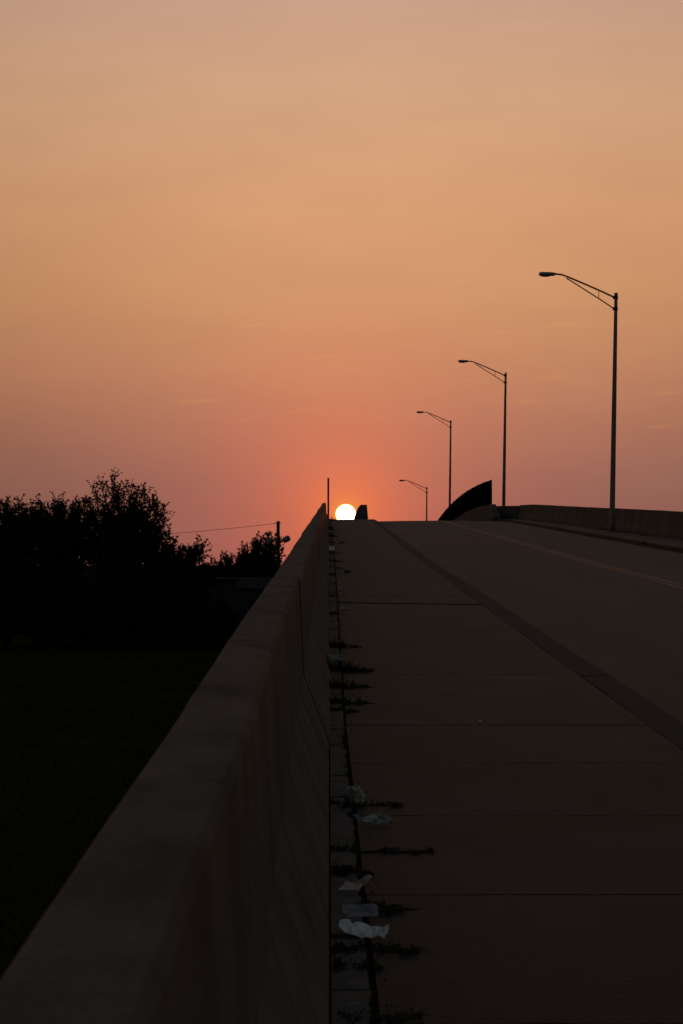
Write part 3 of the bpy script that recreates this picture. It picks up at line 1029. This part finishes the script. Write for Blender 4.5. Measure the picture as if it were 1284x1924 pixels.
lump('plastic_bag', 668, 1512, .046, .06, .088, 'plastic', 3, 'crumpled cloudy plastic bag lying over the strip edge')
lump('paper_lump', 654, 1076, .075, .08, .075, 'paper_grey', 8, 'far white lump of crumpled paper alone on the pavement')
sheet('paper_scrap', 642, 1109, .085, .14, .05, 'paper_grey', 31, 'small pale curl of litter between the far lump and the dark expansion joint', tilt=.3)
sheet('paper_scrap', 649, 1145, .12, .2, .03, 'paper_grey', 35, 'broken pale bits of litter just below the dark expansion joint', tilt=.1)
sheet('paper_scrap', 624, 1035, .15, .2, .05, 'paper', 39, 'bright sliver of litter against the wall, farthest of the litter', tilt=.5)
sheet('paper_scrap', 632, 1244, .11, .12, .035, 'paper_grey', 43, 'pale scrap of litter caught among the dark weeds', rz=.3, tilt=.35, lift=.02)
sheet('paper_scrap', 902, 1356, .016, .03, .008, 'paper', 47, 'tiny pale speck of litter alone in the middle of the pavement', tilt=.2)

# ------------------------------------------------------------------ shed, floodlight pole, wire
ys_ = 122.0
sx0, sx1 = xat(404, ys_), xat(545, ys_)
top = tz(1087, ys_)
shed = tag(empty('shed', ((sx0 + sx1) / 2, ys_, 0)), 'low pale shed with a flat roof and dark door openings, half hidden behind the wall', 'shed')
hw = (sx1 - sx0) / 2
w = MB()
dr = [(-.86, -.62), (-.10, .22)]             # door openings as shares of the half width
xs = [-hw] + [q * hw for pr in dr for q in pr] + [hw]
dh = 2.3
for i in range(0, len(xs), 2):
    w.box(xs[i], xs[i + 1], 0, .15, 0, top - .1)
for a, b in dr:
    w.box(a * hw, b * hw, 0.002, .148, dh, top - .1)
w.box(-hw, -hw + .15, .15, 6, 0, top - .1)
w.box(hw - .15, hw, .15, 6, 0, top - .1)
w.box(-hw, hw, 6, 6.15, 0, top - .1)
w.build('wall', MAT['shed_wall'], shed)
rf = MB()
rf.box(-hw - .25, hw + .25, -.35, 6.4, top - .1, top + .02)
rf.build('roof', MAT['shed_roof'], shed)
fb = MB()
fb.box(-hw * .42, hw + .2, -.42, -.352, top - .55, top - .04)
fb.build('fascia', MAT['shed_band'], shed)
for a, b in dr:
    k = MB()
    k.box(a * hw + .003, b * hw - .003, .10, .14, 0, dh - .003)
    dd = k.build('doorway', MAT['dark'], shed)  # dark panel across the opening; its colour stands in for interior shade
    f = MB()
    f.box(a * hw - .08, a * hw, -.03, -.002, 0, dh + .08)
    f.box(b * hw, b * hw + .08, -.03, -.002, 0, dh + .08)
    f.box(a * hw, b * hw, -.03, -.002, dh, dh + .08)
    f.build('door_frame', MAT['shed_band'], dd)

yp = 114.0
px_, pt = xat(523, yp), tz(979, yp)
pole = tag(empty('utility_pole', (px_, yp, 0)), 'dark wooden pole carrying two floodlights, rising beside the wall', 'pole')
m = MB()
m.tube([(0, 0, -.1), (0, 0, pt * .5), (0, 0, pt)], [.105, .095, .085], 12)
m.build('pole', MAT['wood'], pole, smooth=True)
m = MB()
m.tube([(-.2, 0, pt - .12), (.15, 0, pt - .12)], .02, 6)
m.build('bracket', MAT['darksteel'], pole)
for sgn in (1, -1):
    hz = tz(1020, yp)
    br = MB()
    br.tube([(sgn * .08, -.02, hz - .12), (sgn * .30, -.08, hz - .10), (sgn * .36, -.12, hz + .0), (sgn * .40, -.14, hz + .10)], .02, 6)
    ax = Vector((sgn * .72, -.45, .42)).normalized() if sgn > 0 else Vector((-.75, -.6, -.12)).normalized()
    c = Vector((sgn * .36, -.16, hz + .12 + (.02 if sgn > 0 else .0)))
    fl = MB()
    ts = [(-.12, .07), (-.08, .12), (.06, .155), (.22, .165), (.26, .150)]
    fl.tube([c + ax * t for t, _ in ts], [q for _, q in ts], 14)
    flo = fl.build('floodlight', MAT['lamp_grey'], pole, smooth=False)
    br.build('bracket', MAT['darksteel'], flo)
wire = MB()
A = Vector((px_ - .05, yp, pt - .12))
B = Vector((xat(60, 112), 112, tz(1016, 112)))
pts = []
for i in range(25):
    t = i / 24
    q = A.lerp(B, t)
    q.z -= .30 * 4 * t * (1 - t) * .5
    pts.append(q)
wire.tube(pts, .011, 6)
tag(wire.build('overhead_wire', MAT['wire']), 'thin black overhead wire running from the floodlight pole into the trees', 'wire')
